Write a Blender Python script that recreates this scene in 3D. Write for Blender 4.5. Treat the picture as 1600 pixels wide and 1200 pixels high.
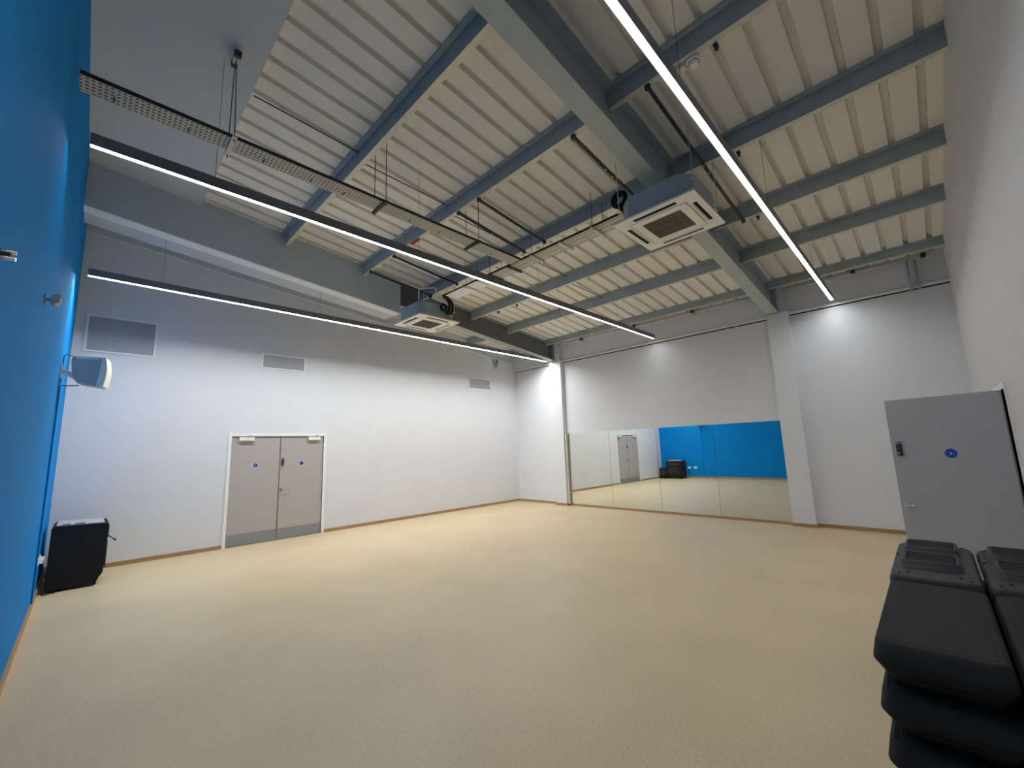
import bpy, bmesh, math, random
from mathutils import Vector, Matrix
random.seed(7)
C = bpy.context.scene.collection
for o in list(bpy.data.objects): bpy.data.objects.remove(o, do_unlink=True)

# ---------------------------------------------------------------- camera, world, exposure
# plan: x runs along the door wall away from the blue wall, y from the door wall to the right-hand wall, z up
def V(x, y, z): return Vector((x, -y, z))
cam_data = bpy.data.cameras.new('camera'); cam = bpy.data.objects.new('camera', cam_data); C.objects.link(cam)
cam_data.sensor_width = 36; cam_data.lens = 653.16 / 1600 * 36; cam_data.clip_start = 0.02
FW = V(0.70413302, -0.69376971, 0.15126228); RI = V(0.70508084, 0.70834241, -0.03334731); UP = V(-0.08401013, 0.13013308, 0.98793101)
m = Matrix((RI, UP, -FW)).transposed().to_4x4(); m.translation = V(0.3067, 9.4684, 1.6488)
cam.matrix_world = m
bpy.context.scene.camera = cam
w = bpy.data.worlds.new('world'); bpy.context.scene.world = w; w.use_nodes = True
w.node_tree.nodes['Background'].inputs[0].default_value = (0.5, 0.55, 0.6, 1)
w.node_tree.nodes['Background'].inputs[1].default_value = 0.02
vs = bpy.context.scene.view_settings
vs.view_transform = 'Standard'; vs.look = 'None'; vs.gamma = 1; vs.use_curve_mapping = False
vs.exposure = 0.0
LED = 172.0           # strength of the light strips

# ---------------------------------------------------------------- sizes
L, W = 10.08, 10.02
S = 0.108
def zdeck(x): return 5.79 - S * x
def zsoff(x): return 5.26 - S * x

# ---------------------------------------------------------------- materials
def srgb(r, g, b):
    f = lambda c: (c / 255 / 12.92) if c / 255 <= 0.04045 else ((c / 255 + 0.055) / 1.055) ** 2.4
    return (f(r), f(g), f(b), 1)
def mat(name, col, rough=0.6, metal=0.0, spec=0.5, var=0.0, scale=8.0, bump=0.0, bscale=200.0, col2=None):
    mt = bpy.data.materials.new(name); mt.use_nodes = True
    n = mt.node_tree.nodes; l = mt.node_tree.links; b = n['Principled BSDF']
    b.inputs['Roughness'].default_value = rough; b.inputs['Metallic'].default_value = metal
    b.inputs['Specular IOR Level'].default_value = spec
    tc = n.new('ShaderNodeTexCoord')
    nz = n.new('ShaderNodeTexNoise'); nz.inputs['Scale'].default_value = scale; nz.inputs['Detail'].default_value = 6
    l.new(tc.outputs['Object'], nz.inputs['Vector'])
    rp = n.new('ShaderNodeValToRGB'); rp.color_ramp.elements[0].position = 0.3; rp.color_ramp.elements[1].position = 0.7
    c2 = col2 if col2 else tuple(min(1, c * (1 + var)) for c in col[:3]) + (1,)
    c1 = tuple(c * (1 - var) for c in col[:3]) + (1,) if not col2 else col
    rp.color_ramp.elements[0].color = c1; rp.color_ramp.elements[1].color = c2
    l.new(nz.outputs['Fac'], rp.inputs['Fac']); l.new(rp.outputs['Color'], b.inputs['Base Color'])
    if bump:
        n2 = n.new('ShaderNodeTexNoise'); n2.inputs['Scale'].default_value = bscale; n2.inputs['Detail'].default_value = 4
        l.new(tc.outputs['Object'], n2.inputs['Vector'])
        bp = n.new('ShaderNodeBump'); bp.inputs['Strength'].default_value = bump; bp.inputs['Distance'].default_value = 0.01
        l.new(n2.outputs['Fac'], bp.inputs['Height']); l.new(bp.outputs['Normal'], b.inputs['Normal'])
    return mt
M = {}
M['wall'] = mat('wall_paint', srgb(230, 232, 236), 0.75, var=0.015, scale=1.5, bump=0.08, bscale=90)
M['blue'] = mat('blue_paint', srgb(0, 132, 212), 0.75, spec=0.15, var=0.02, scale=1.5, bump=0.05, bscale=90)
M['panel'] = mat('ceiling_board', srgb(206, 209, 212), 0.8, var=0.02, scale=2)
M['deck'] = mat('deck_liner', srgb(244, 240, 229), 0.6, var=0.03, scale=0.8)
M['steel'] = mat('painted_steel', srgb(166, 177, 186), 0.6, var=0.06, scale=3)
M['purlin'] = mat('galvanised_purlin', srgb(170, 180, 184), 0.5, metal=0.0, var=0.08, scale=5)
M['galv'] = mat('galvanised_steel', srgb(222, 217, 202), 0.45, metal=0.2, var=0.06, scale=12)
M['steel_dark'] = mat('dark_steel_paint', srgb(118, 120, 120), 0.6, var=0.06, scale=3)
M['flange_bounce'] = mat('steel_soffit_bounce', srgb(186, 194, 190), 0.6, var=0.04, scale=3)  # same rafter steel, paler to put floor bounce into the underside colour
M['casing'] = mat('casing_board', srgb(204, 212, 218), 0.8, var=0.02, scale=2)
M['white'] = mat('white_gloss', srgb(250, 250, 248), 0.4, var=0.01)
M['door'] = mat('door_laminate', srgb(186, 180, 176), 0.5, var=0.02, scale=3)
M['lip'] = mat('door_edge_lipping', srgb(150, 112, 100), 0.6, var=0.05)
M['kick'] = mat('kick_plate', srgb(150, 156, 160), 0.4, metal=0.3, var=0.03)
M['chrome'] = mat('chrome', srgb(205, 205, 205), 0.2, metal=1.0, var=0.01)
M['bluedisc'] = mat('sign_blue', srgb(18, 74, 160), 0.5, var=0.01)
M['wood'] = mat('timber_skirting', srgb(176, 140, 100), 0.55, var=0.1, scale=6)
M['black'] = mat('black_plastic', srgb(26, 26, 28), 0.55, var=0.1, scale=20, bump=0.15, bscale=400)
M['step'] = mat('moulded_plastic', srgb(38, 39, 41), 0.75, spec=0.25, var=0.08, scale=20, bump=0.12, bscale=350)
M['riser'] = mat('riser_plastic', srgb(46, 47, 50), 0.55, spec=0.45, var=0.08, scale=20, bump=0.1, bscale=350)
M['recess_shade'] = mat('black_recess_shade', srgb(8, 8, 9), 0.9)  # near-black colour that paints in the shade inside gaps and openings
M['rubber'] = mat('rubber_insulation', srgb(18, 18, 20), 0.8)
M['carpet'] = mat('speaker_carpet', srgb(28, 28, 32), 0.95, var=0.2, scale=300)
M['cream'] = mat('cassette_plastic', srgb(255, 252, 242), 0.5, var=0.01)
M['acgrille'] = mat('cassette_grille', srgb(120, 112, 98), 0.7)
M['acbody'] = mat('cassette_casing', srgb(168, 184, 192), 0.55, var=0.03)
M['housing'] = mat('anodised_housing', srgb(122, 122, 126), 0.45, var=0.03)
M['dark'] = mat('dark_metal', srgb(48, 50, 54), 0.5, var=0.05)
M['ventm'] = mat('vent_grey', srgb(184, 186, 190), 0.6)
M['spkside'] = mat('speaker_grey', srgb(188, 196, 200), 0.6)
M['red'] = mat('red_tape', srgb(170, 40, 40), 0.6)

# vinyl floor: warm beige with fine flecks and soft clouds
def floor_mat():
    mt = mat('vinyl_floor', srgb(218, 198, 160), 0.42, spec=0.35, var=0.05, scale=1.2)
    n = mt.node_tree.nodes; l = mt.node_tree.links; b = n['Principled BSDF']
    tc = n.new('ShaderNodeTexCoord')
    mp = n.new('ShaderNodeMapping'); mp.inputs['Scale'].default_value = (9, 30, 1); l.new(tc.outputs['Object'], mp.inputs['Vector'])
    fl = n.new('ShaderNodeTexNoise'); fl.inputs['Scale'].default_value = 3; fl.inputs['Detail'].default_value = 8; l.new(mp.outputs[0], fl.inputs['Vector'])
    f2 = n.new('ShaderNodeTexNoise'); f2.inputs['Scale'].default_value = 70; f2.inputs['Detail'].default_value = 4; l.new(tc.outputs['Object'], f2.inputs['Vector'])
    ad = n.new('ShaderNodeMath'); ad.operation = 'ADD'; l.new(fl.outputs['Fac'], ad.inputs[0]); l.new(f2.outputs['Fac'], ad.inputs[1])
    rp = n.new('ShaderNodeMapRange'); rp.inputs[1].default_value = 0.7; rp.inputs[2].default_value = 1.3; rp.inputs[3].default_value = 0.90; rp.inputs[4].default_value = 1.10
    l.new(ad.outputs[0], rp.inputs[0])
    mx = n.new('ShaderNodeVectorMath'); mx.operation = 'SCALE'
    src = b.inputs['Base Color'].links[0].from_socket
    l.new(src, mx.inputs[0]); l.new(rp.outputs[0], mx.inputs['Scale']); l.new(mx.outputs[0], b.inputs['Base Color'])
    return mt
M['floor'] = floor_mat()
mir = mat('mirror_glass', srgb(232, 236, 232), 0.01, metal=1.0); M['mirror'] = mir
em = bpy.data.materials.new('led_diffuser'); em.use_nodes = True
nb = em.node_tree.nodes['Principled BSDF']; nb.inputs['Base Color'].default_value = (0.9, 0.9, 0.88, 1)
nb.inputs['Emission Color'].default_value = (0.975, 0.99, 1.0, 1); nb.inputs['Emission Strength'].default_value = LED
M['led'] = em
em2 = em.copy(); em2.name = 'led_diffuser_dimmed'; em2.node_tree.nodes['Principled BSDF'].inputs['Emission Strength'].default_value = LED * 0.27
M['led_dim'] = em2
em3 = em.copy(); em3.name = 'led_diffuser_low'; em3.node_tree.nodes['Principled BSDF'].inputs['Emission Strength'].default_value = LED * 0.12
M['led_low'] = em3
# perforated tray: slots cut through by a repeating pattern
def perf_mat(ax):
    mt = mat('perforated_tray_' + 'xy'[ax], srgb(205, 200, 182), 0.45, metal=0.15, var=0.03)
    n = mt.node_tree.nodes; l = mt.node_tree.links; b = n['Principled BSDF']; out = n['Material Output']
    tc = n.new('ShaderNodeTexCoord'); sp = n.new('ShaderNodeSeparateXYZ'); l.new(tc.outputs['Object'], sp.inputs[0])
    def gate(sock, period, duty, off):
        a = n.new('ShaderNodeMath'); a.operation = 'ADD'; a.inputs[1].default_value = 100 + off; l.new(sock, a.inputs[0])
        d = n.new('ShaderNodeMath'); d.operation = 'DIVIDE'; d.inputs[1].default_value = period; l.new(a.outputs[0], d.inputs[0])
        f = n.new('ShaderNodeMath'); f.operation = 'FRACT'; l.new(d.outputs[0], f.inputs[0])
        c = n.new('ShaderNodeMath'); c.operation = 'LESS_THAN'; c.inputs[1].default_value = duty; l.new(f.outputs[0], c.inputs[0])
        return c.outputs[0]
    g1 = gate(sp.outputs[ax], 0.036, 0.55, 0); g2 = gate(sp.outputs[1 - ax], 0.042, 0.36, 0.01)
    mu = n.new('ShaderNodeMath'); mu.operation = 'MULTIPLY'; l.new(g1, mu.inputs[0]); l.new(g2, mu.inputs[1])
    tr = n.new('ShaderNodeBsdfTransparent'); mx = n.new('ShaderNodeMixShader')
    l.new(mu.outputs[0], mx.inputs[0]); l.new(b.outputs[0], mx.inputs[1]); l.new(tr.outputs[0], mx.inputs[2]); l.new(mx.outputs[0], out.inputs['Surface'])
    return mt
M['perf_x'] = perf_mat(0); M['perf_y'] = perf_mat(1)

# ---------------------------------------------------------------- geometry helpers
class MB:
    """collects shapes in plan coordinates"""
    def __init__(s): s.v = []; s.f = []; s.sm = []
    def add(s, vs_, fs, smooth=False):
        k = len(s.v); s.v += [tuple(v) for v in vs_]; s.f += [tuple(i + k for i in f) for f in fs]; s.sm += [smooth] * len(fs)
        return s
    def box(s, x0, x1, y0, y1, z0, z1, slope=0.0):
        vs_ = [(x, y, z - slope * x) for z in (z0, z1) for y in (y0, y1) for x in (x0, x1)]
        return s.add(vs_, [(0, 1, 3, 2), (4, 6, 7, 5), (0, 4, 5, 1), (2, 3, 7, 6), (0, 2, 6, 4), (1, 5, 7, 3)])
    def rings(s, rs, cap=True, smooth=True, closed=False):
        n = len(rs[0]); k = len(s.v); s.v += [tuple(p) for r in rs for p in r]; m_ = len(rs)
        for i in range(m_ - (0 if closed else 1)):
            a = k + i * n; b = k + ((i + 1) % m_) * n
            for j in range(n):
                s.f.append((a + j, a + (j + 1) % n, b + (j + 1) % n, b + j)); s.sm.append(smooth)
        if cap and not closed:
            s.f.append(tuple(k + j for j in range(n))); s.sm.append(False)
            s.f.append(tuple(k + (m_ - 1) * n + j for j in range(n))); s.sm.append(False)
        return s
    def tube(s, pts, r, n=8, rr=None):
        P = [Vector(p) for p in pts]; rs = []
        prev = None
        for i, p in enumerate(P):
            d = (P[min(i + 1, len(P) - 1)] - P[max(i - 1, 0)]).normalized()
            if prev is None:
                u = d.orthogonal().normalized()
            else:
                u = (prev - d * prev.dot(d)).normalized()
            prev = u; v = d.cross(u); q = rr[i] if rr else r
            rs.append([p + (u * math.cos(2 * math.pi * j / n) + v * math.sin(2 * math.pi * j / n)) * q for j in range(n)])
        return s.rings(rs)
    def extrude(s, prof, axis, a, b, slope=0.0):
        """prof: 2D points in the two other axes (xy order kept), swept along axis from a to b"""
        n = len(prof); vs_ = []
        for t in (a, b):
            for (p, q) in prof:
                x, y, z = {'x': (t, p, q), 'y': (p, t, q), 'z': (p, q, t)}[axis]
                vs_.append((x, y, z - slope * x))
        fs = [tuple(range(n)), tuple(range(n, 2 * n))] + [(j, (j + 1) % n, n + (j + 1) % n, n + j) for j in range(n)]
        return s.add(vs_, fs)
def rrect(x0, x1, y0, y1, z, r, n=5):
    out = []
    for (cx, cy, a0) in ((x1 - r, y1 - r, 0), (x0 + r, y1 - r, 90), (x0 + r, y0 + r, 180), (x1 - r, y0 + r, 270)):
        for i in range(n + 1):
            a = math.radians(a0 + 90 * i / n); out.append((cx + r * math.cos(a), cy + r * math.sin(a), z))
    return out
def obj(name, mb, mt, parent=None, base=None, bevel=0.0, label=None):
    """one mesh object; base = plan position of its root (children use their root's)"""
    org = base if base else (parent['_o'] if parent else (0, 0, 0))
    me = bpy.data.meshes.new(name)
    me.from_pydata([(x - org[0], -(y - org[1]), z - org[2]) for x, y, z in mb.v], [], mb.f)
    for p, sm in zip(me.polygons, mb.sm): p.use_smooth = sm
    bm = bmesh.new(); bm.from_mesh(me); bmesh.ops.recalc_face_normals(bm, faces=bm.faces); bm.to_mesh(me); bm.free()
    me.materials.append(M[mt] if isinstance(mt, str) else mt)
    o = bpy.data.objects.new(name, me); C.objects.link(o)
    o['_o'] = org
    if parent: o.parent = parent
    else: o.location = V(*org)
    if bevel:
        b = o.modifiers.new('bevel', 'BEVEL'); b.width = bevel; b.segments = 2; b.limit_method = 'ANGLE'
    if label: o['label'] = label
    return o
def tag(o, label, cat, group=None, kind=None):
    o['label'] = label; o['category'] = cat
    if group: o['group'] = group
    if kind: o['kind'] = kind
    return o
def thing(name, base, label, cat, group=None):
    o = bpy.data.objects.new(name, None); C.objects.link(o); o.location = V(*base); o['_o'] = base; o.empty_display_size = 0.1
    return tag(o, label, cat, group)
def struct(name, mb, mt, label=None, **k):
    o = obj(name, mb, mt, **k); o['kind'] = 'structure'
    if label: o['label'] = label
    return o
def dup(root, loc, label, group=None):
    r = root.copy(); C.objects.link(r); r.location = V(*loc); r['label'] = label
    if group: r['group'] = group
    for ch in list(root.children):
        c = ch.copy(); C.objects.link(c); c.parent = r
        for g in ch.children:
            d = g.copy(); C.objects.link(d); d.parent = c
    return r

# ---------------------------------------------------------------- room shell
T = 0.15
struct('floor', MB().box(-T, L + T, -T, W + 1.4, -0.1, 0), 'floor', 'pale beige vinyl floor')
struct('wall_left', MB().add([(0, -T, 0), (0, W + T, 0), (0, W + T, 6), (0, -T, 6), (-T, -T, 0), (-T, W + T, 0), (-T, W + T, 6), (-T, -T, 6)],
       [(0, 1, 2, 3), (4, 7, 6, 5), (0, 4, 5, 1), (1, 5, 6, 2), (2, 6, 7, 3), (3, 7, 4, 0)]), 'blue', 'bright blue painted wall')
dx0, dx1, dtop = 2.245, 3.965, 2.045        # double door opening
wb = MB()
wb.box(0, dx0, -T, 0, 0, 6); wb.box(dx1, L, -T, 0, 0, 6); wb.box(dx0, dx1, -T, 0, dtop, 6)
struct('wall_back', wb, 'wall', 'light grey wall with the double doors')
wr = MB(); rx0, rx1, rtop = 6.29, 7.20, 2.05
wr.box(0, rx0, W, W + T, 0, 6); wr.box(rx1, L, W, W + T, 0, 6); wr.box(rx0, rx1, W, W + T, rtop, 6)
struct('wall_right', wr, mat('rough_wall_paint', srgb(214, 213, 214), 0.8, var=0.02, scale=2, bump=0.35, bscale=60), 'light grey textured wall beside the stacked steps')
wf = MB().box(L, L + T, -T, W + T, 0, 6)
struct('wall_far', wf, 'wall', 'light grey wall carrying the mirrors')
# lobby outside the open door
lob = MB()
lob.box(rx0 - 0.6, rx0 - 0.5, W + T, W + 1.4, 0, 2.6); lob.box(rx1 + 0.5, rx1 + 0.6, W + T, W + 1.4, 0, 2.6)
lob.box(rx0 - 0.6, rx1 + 0.6, W + 1.4, W + 1.5, 0, 2.6); lob.box(rx0 - 0.6, rx1 + 0.6, W + T, W + 1.5, 2.6, 2.7)
struct('wall_lobby', lob, 'wall', 'plain lobby wall outside the open door')

# roof deck: trapezoidal liner sheet, ribs running down the slope
def deck():
    m_ = MB(); prof = []; y = -0.1; per = 0.2735; ph = 5.756 - 21 * per - 0.03
    pts = [(-T, 5.79)]
    k = ph
    while k < W + T:
        if k > -0.1:
            pts += [(k, 5.79), (k + 0.008, 5.85), (k + 0.062, 5.85), (k + 0.070, 5.79)]
        # small stiffener in the middle of the pan
        k += per
    pts += [(W + T, 5.79), (W + T, 5.95), (-T, 5.95)]
    m_.extrude(pts, 'x', -T, L + T, slope=S)
    # end caps are non-convex polygons; fine for a closed shell
    return m_
struct('ceiling', deck(), 'deck', 'cream trapezoidal metal roof deck')
struct('trim_1', MB().box(0.0, 1.25, 1.852, W, 5.69, 5.775, slope=S), 'panel', 'plain grey ceiling board above the blue wall')

# wood skirting
bh, bt = 0.065, 0.016
b = MB(); b.box(0, dx0 - 0.056, 0, bt, 0, bh); b.box(dx1 + 0.056, L, 0, bt, 0, bh); struct('baseboard_back', b, 'wood', 'thin timber skirting under the grey door wall')
struct('baseboard_left', MB().box(0, bt, bt, W, 0, 0.085), 'wood', 'thin timber skirting under the blue wall')
b = MB(); b.box(L - bt, L, bt, 1.59, 0, bh); b.box(L - 0.035, L, 2.01, 7.38, 0, 0.05); b.box(L - bt, L, 7.77, W, 0, bh); struct('baseboard_far', b, 'wood', 'thin timber skirting under the mirror wall')
b = MB(); b.box(bt, rx0 - 0.06, W - bt, W, 0, bh); b.box(rx1 + 0.06, L - bt, W - bt, W, 0, bh); struct('baseboard_right', b, 'wood', 'thin timber skirting under the right-hand wall')

# head trim on the mirror wall: pale lip with the shade below it painted as a black strip
b = MB(); g = MB()
for (a, c) in ((0, 1.6), (2.0, 7.39), (7.76, W)):
    b.box(L - 0.05, L, a, c, 4.115, 4.155); g.box(L - 0.012, L, a, c, 4.095, 4.115)
struct('trim_2', b, 'white', 'pale horizontal lip along the mirror wall')
struct('trim_3', g, 'recess_shade', 'black strip painted in as shade under the pale lip')  # shade under the lip, painted as a solid black strip
# line high on the door wall
b = MB().box(0.0, 9.9, 0, 0.012, 5.435, 5.450, slope=S); struct('trim_4', b, 'white', 'thin pale line high on the door wall')
b = MB().box(0.0, 9.9, 0, 0.03, 5.47, 5.56, slope=S); struct('trim_5', b, 'casing', 'grey flashing band high on the door wall')

# white boxed columns carrying the rafters
for (y0, y1, lab) in ((1.60, 2.00, 'white boxed column near the room corner, left of the mirrors'), (7.39, 7.76, 'white boxed column right of the mirrors')):
    t = thing('boxed_column', (9.93, (y0 + y1) / 2, 0), lab, 'column')
    obj('column_casing', MB().box(9.93, L - 0.001, y0, y1, 0.0, 4.165), 'wall', t)
    obj('column_skirting', MB().box(9.93 - bt, L - 0.002, y0 - 0.01, y1 + bt, 0, bh), 'wood', t)
    obj('column_head', MB().box(9.965, L - 0.001, y0 + 0.03, y1 - 0.06, 4.165, 4.69), 'wall', t)

# ---------------------------------------------------------------- rafters: I sections
def rafter(y0, y1, x0, x1, lab, wm='steel'):
    yc = (y0 + y1) / 2
    t = thing('roof_rafter', (x1, yc, zsoff(x1)), lab, 'roof beam')
    obj('bottom_flange', MB().box(x0, x1, y0, y1, 5.26, 5.278, S), 'flange_bounce', t)
    obj('top_flange', MB().box(x0, x1, y0, y1, 5.768, 5.788, S), 'steel', t)
    obj('web', MB().box(x0, x1, yc - 0.006, yc + 0.006, 5.278, 5.768, S), wm, t)
    obj('end_plate', MB().box(x1, x1 + 0.015, y0, y1, 5.24, 5.785, S), 'steel', t)
    return t
rafter(7.39, 7.60, 0.0, 9.945, 'deep grey steel rafter over the middle of the room, ending on the right-hand column')
r2 = rafter(1.57, 1.78, 0.0, 9.945, 'deep grey steel rafter nearest the door wall, ending beside the corner column', 'steel_dark')
# pale boxing around the first half of the rafter by the door wall
cs = thing('rafter_boxing', (4.75, 1.55, 5.05 - S * 4.75), 'pale grey boxed casing wrapped around the left end of the rafter by the door wall', 'boxing')
b = MB(); b.box(0.003, 4.75, 1.82, 1.85, 5.06, 5.788, S); obj('side_board', b, 'casing', cs)
b = MB(); b.box(0.003, 4.75, 1.60, 1.82, 5.06, 5.08, S); obj('lower_lip', b, 'white', cs, label='lower strip coloured paler for bounced light')  # white colour stands in for light bounced onto this strip
b = MB(); b.box(0.003, 4.75, 1.18, 1.60, 5.085, 5.11, S); b.box(0.003, 4.75, 1.18, 1.20, 5.11, 5.66, S); obj('soffit_board', b, 'panel', cs)

# ---------------------------------------------------------------- purlins: Z sections between rafters
PX = [1.02, 2.46, 3.89, 5.33, 6.79, 8.06, 9.62]
bays = [(0.0, 1.66, 'left bay by the door wall'), (1.69, 7.486, 'wide middle bay'), (7.504, W, 'right-hand bay')]
ordn = ['', 'sixth', 'fifth', 'fourth', 'third', 'second', 'nearest']
for i, x in enumerate(PX):
    if i == 0: continue
    for (a, c, bl) in bays:
        zt = zdeck(x) - 0.002; h = 0.21 if i < 6 else 0.135; f = 0.065; th = 0.004
        y0p, y1p = a, c
        t = thing('roof_purlin', (x, (a + c) / 2, zt - h), ('grey roof purlin, ' + bl + ', ' + (ordn[i] + ' from the mirror wall' if i < 6 else 'against the mirror wall')), 'purlin')
        pr = [(x - f, zt - 0.018), (x - f, zt + S * f), (x + th, zt), (x + th, zt - h + th), (x, zt - h + th), (x, zt - th), (x - f + th, zt - th), (x - f + th, zt - 0.018)]
        obj('web', MB().extrude(pr, 'y', y0p, y1p), 'purlin', t)
        obj('lower_flange', MB().extrude([(x, zt - h), (x + f, zt - h), (x + f, zt - h + 0.018), (x + f - th, zt - h + 0.018), (x + f - th, zt - h + th), (x, zt - h + th)], 'y', y0p, y1p), 'galv', t, label='lower edge coloured paler for floor bounce')  # same steel as the web; floor bounce is painted in as a paler colour
        if a > 1.0:
            obj('cleat', MB().box(x - 0.008, x - 0.001, a + 0.01, a + 0.09, zt - h - 0.01, zt - 0.03), 'steel', t)
# thin sag rods between purlins
xs = [1.25] + PX[1:6]
for i in range(5):
    x0 = xs[i] + 0.01; x1 = xs[i + 1]
    o = obj('sag_rod', MB().tube([(x0, 4.74, zdeck(x0) - (0.13 if i == 0 else 0.18)), (x1 - 0.004, 4.72, zdeck(x1) - 0.05)], 0.007, 6), 'dark', base=(x0, 4.74, zdeck(x0) - 0.18))
    tag(o, 'thin dark rod slanting between roof purlins, ' + ['next to the ceiling board', 'second from the ceiling board', 'above the long cable tray crossing', 'second from the mirror wall', 'closest to the mirror wall'][i], 'rod', 'sag rods between the purlins')

# ---------------------------------------------------------------- strip lights
def striplight(y, x0, x1, lab, wires, led='led', roof=None):
    t = thing('linear_light', ((x0 + x1) / 2, y, 4.18), lab, 'strip light', 'suspended linear lights')
    h = MB(); hw = 0.028
    h.box(x0, x1, y - hw, y - hw + 0.004, 4.172, 4.275); h.box(x0, x1, y + hw - 0.004, y + hw, 4.172, 4.275)
    h.box(x0, x1, y - hw + 0.004, y + hw - 0.004, 4.255, 4.275)
    obj('housing', h, 'housing', t)
    obj('end_cap', MB().box(x0 - 0.004, x0, y - hw, y + hw, 4.172, 4.275), 'housing', t); obj('end_cap', MB().box(x1, x1 + 0.004, y - hw, y + hw, 4.172, 4.275), 'housing', t)
    d = MB(); d.box(x0 + 0.001, x1 - 0.001, y - hw + 0.0045, y + hw - 0.0045, 4.184, 4.195); obj('diffuser', d, led, t)
    for wx in wires:
        top = (roof(wx) if roof else (5.685 if wx < 1.25 else 5.79)) - S * wx - 0.002
        obj('suspension_wire', MB().tube([(wx, y, 4.275), (wx, y, top)], 0.0018, 5), 'dark', t)
    return t
striplight(1.58, 0.12, 9.82, 'long slim strip light nearest the door wall', (0.9, 3.2, 5.6, 8.2), roof=lambda x: 5.06 if x < 4.75 else 5.26)
striplight(4.97, 0.12, 9.87, 'long slim strip light down the middle of the room', (0.95, 3.2, 5.6, 8.2), led='led_low')
striplight(8.49, 0.9, 9.87, 'long slim strip light nearest the right-hand wall', (3.2, 5.6, 8.2), led='led_dim')

# ---------------------------------------------------------------- air-conditioning cassettes
def cassette(cx, cy, lab):
    zb = 4.20; t = thing('ceiling_cassette', (cx, cy, zb), lab, 'air conditioner', 'air-conditioning cassettes')
    hw, hb, ch = 0.475, 0.42, 0.13
    # panel: frame ring with chamfered lip
    ring = lambda s, z: [(cx - s, cy - s, z), (cx + s, cy - s, z), (cx + s, cy + s, z), (cx - s, cy + s, z)]
    p = MB(); p.rings([ring(hw, zb + 0.012), ring(hw, zb), ring(0.335, zb - 0.004), ring(0.33, zb + 0.02), ring(hw - 0.01, zb + 0.03), ring(hw, zb + 0.012)], cap=False, smooth=False)
    obj('fascia', p, 'cream', t)
    q = MB(); q.rings([ring(0.318, zb + 0.01), ring(0.318, zb - 0.008), ring(0.23, zb - 0.008), ring(0.225, zb + 0.012)], cap=False, smooth=False)
    q.box(cx - 0.33, cx + 0.33, cy - 0.33, cy + 0.33, zb + 0.016, zb + 0.024)
    obj('inner_frame', q, 'cream', t)
    g_ = MB()
    for i in range(26):
        yy = cy - 0.222 + i * 0.0178; g_.box(cx - 0.228, cx + 0.228, yy, yy + 0.007, zb - 0.006, zb + 0.006)
    for k in (-0.076, 0.076): g_.box(cx + k - 0.004, cx + k + 0.004, cy - 0.228, cy + 0.228, zb - 0.007, zb + 0.005)
    obj('intake_grille', g_, 'acgrille', t)
    for (ax, sg) in (('x', -1), ('x', 1), ('y', -1), ('y', 1)):
        s_ = MB(); fl = MB(); a, c = sg * 0.365, sg * 0.41
        lo_, hi_ = min(a, c), max(a, c)
        if ax == 'x':
            s_.box(cx + lo_, cx + hi_, cy - 0.25, cy + 0.25, zb - 0.003, zb + 0.004); fl.box(cx + a - 0.004, cx + a + 0.012, cy - 0.24, cy + 0.24, zb - 0.008, zb - 0.002)
        else:
            s_.box(cx - 0.25, cx + 0.25, cy + lo_, cy + hi_, zb - 0.003, zb + 0.004); fl.box(cx - 0.24, cx + 0.24, cy + a - 0.004, cy + a + 0.012, zb - 0.008, zb - 0.002)
        so = obj('air_outlet', s_, 'recess_shade', t); obj('flap', fl, 'ventm', so)
    oc = lambda s, c_, z: [(cx - s + c_, cy - s, z), (cx + s - c_, cy - s, z), (cx + s, cy - s + c_, z), (cx + s, cy + s - c_, z), (cx + s - c_, cy + s, z), (cx - s + c_, cy + s, z), (cx - s, cy + s - c_, z), (cx - s, cy - s + c_, z)]
    obj('casing', MB().rings([oc(hb, ch, zb + 0.03), oc(hb, ch, zb + 0.30)], smooth=False), 'acbody', t)
    for sx in (-1, 1):
        for sy in (-1, 1):
            x, y = cx + sx * 0.36, cy + sy * 0.44
            obj('lug', MB().box(x - 0.03, x + 0.03, y - (0.03 if sy > 0 else 0.02), y + (0.02 if sy > 0 else 0.03), zb + 0.2, zb + 0.206), 'galv', t)
            obj('hanging_rod', MB().tube([(x, y, zb + 0.17), (x, y, 5.58 - S * x - 0.03)], 0.005, 6), 'galv', t)
    return t
ac1 = cassette(4.945, 7.60, 'square ceiling air-conditioning cassette below the middle rafter, the larger one in view')
ac2 = cassette(4.975, 2.49, 'square ceiling air-conditioning cassette near the door wall, the one farther from the camera')
# channels under the purlins that carry rods
def channel(x0, x1, y, lab):
    t = thing('support_channel', ((x0 + x1) / 2, y, zdeck(x0) - 0.25), lab, 'channel')
    obj('rail', MB().box(x0, x1, y - 0.015, y + 0.015, 5.546, 5.576, S), 'dark', t)
    for x in (x0 + 0.02, x1 - 0.02):
        obj('beam_clamp', MB().box(x - 0.015, x + 0.02, y - 0.024, y + 0.024, 5.535, 5.59, S), 'dark', t)
    for x in ((x0 + x1) / 2 - 0.05, (x0 + x1) / 2 + 0.12):
        obj('nut', MB().tube([(x, y, 5.545 - S * x), (x, y, 5.535 - S * x)], 0.013, 6), 'chrome', t)
channel(3.9, 5.36, 7.02, 'dark channel between purlins, just left of the cassette under the middle rafter')
channel(3.9, 6.83, 7.93, 'long dark channel between purlins, right of the middle rafter')
channel(3.9, 5.36, 5.37, 'dark channel above the tray crossing, the right one of the pair')
channel(3.9, 5.36, 4.91, 'dark channel above the tray crossing, the left one of the pair')
channel(3.9, 5.36, 3.03, 'dark channel over the cassette near the door wall, nearer the tray crossing')
channel(3.9, 5.36, 2.14, 'dark channel over the cassette near the door wall, beside the rafter')

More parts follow.
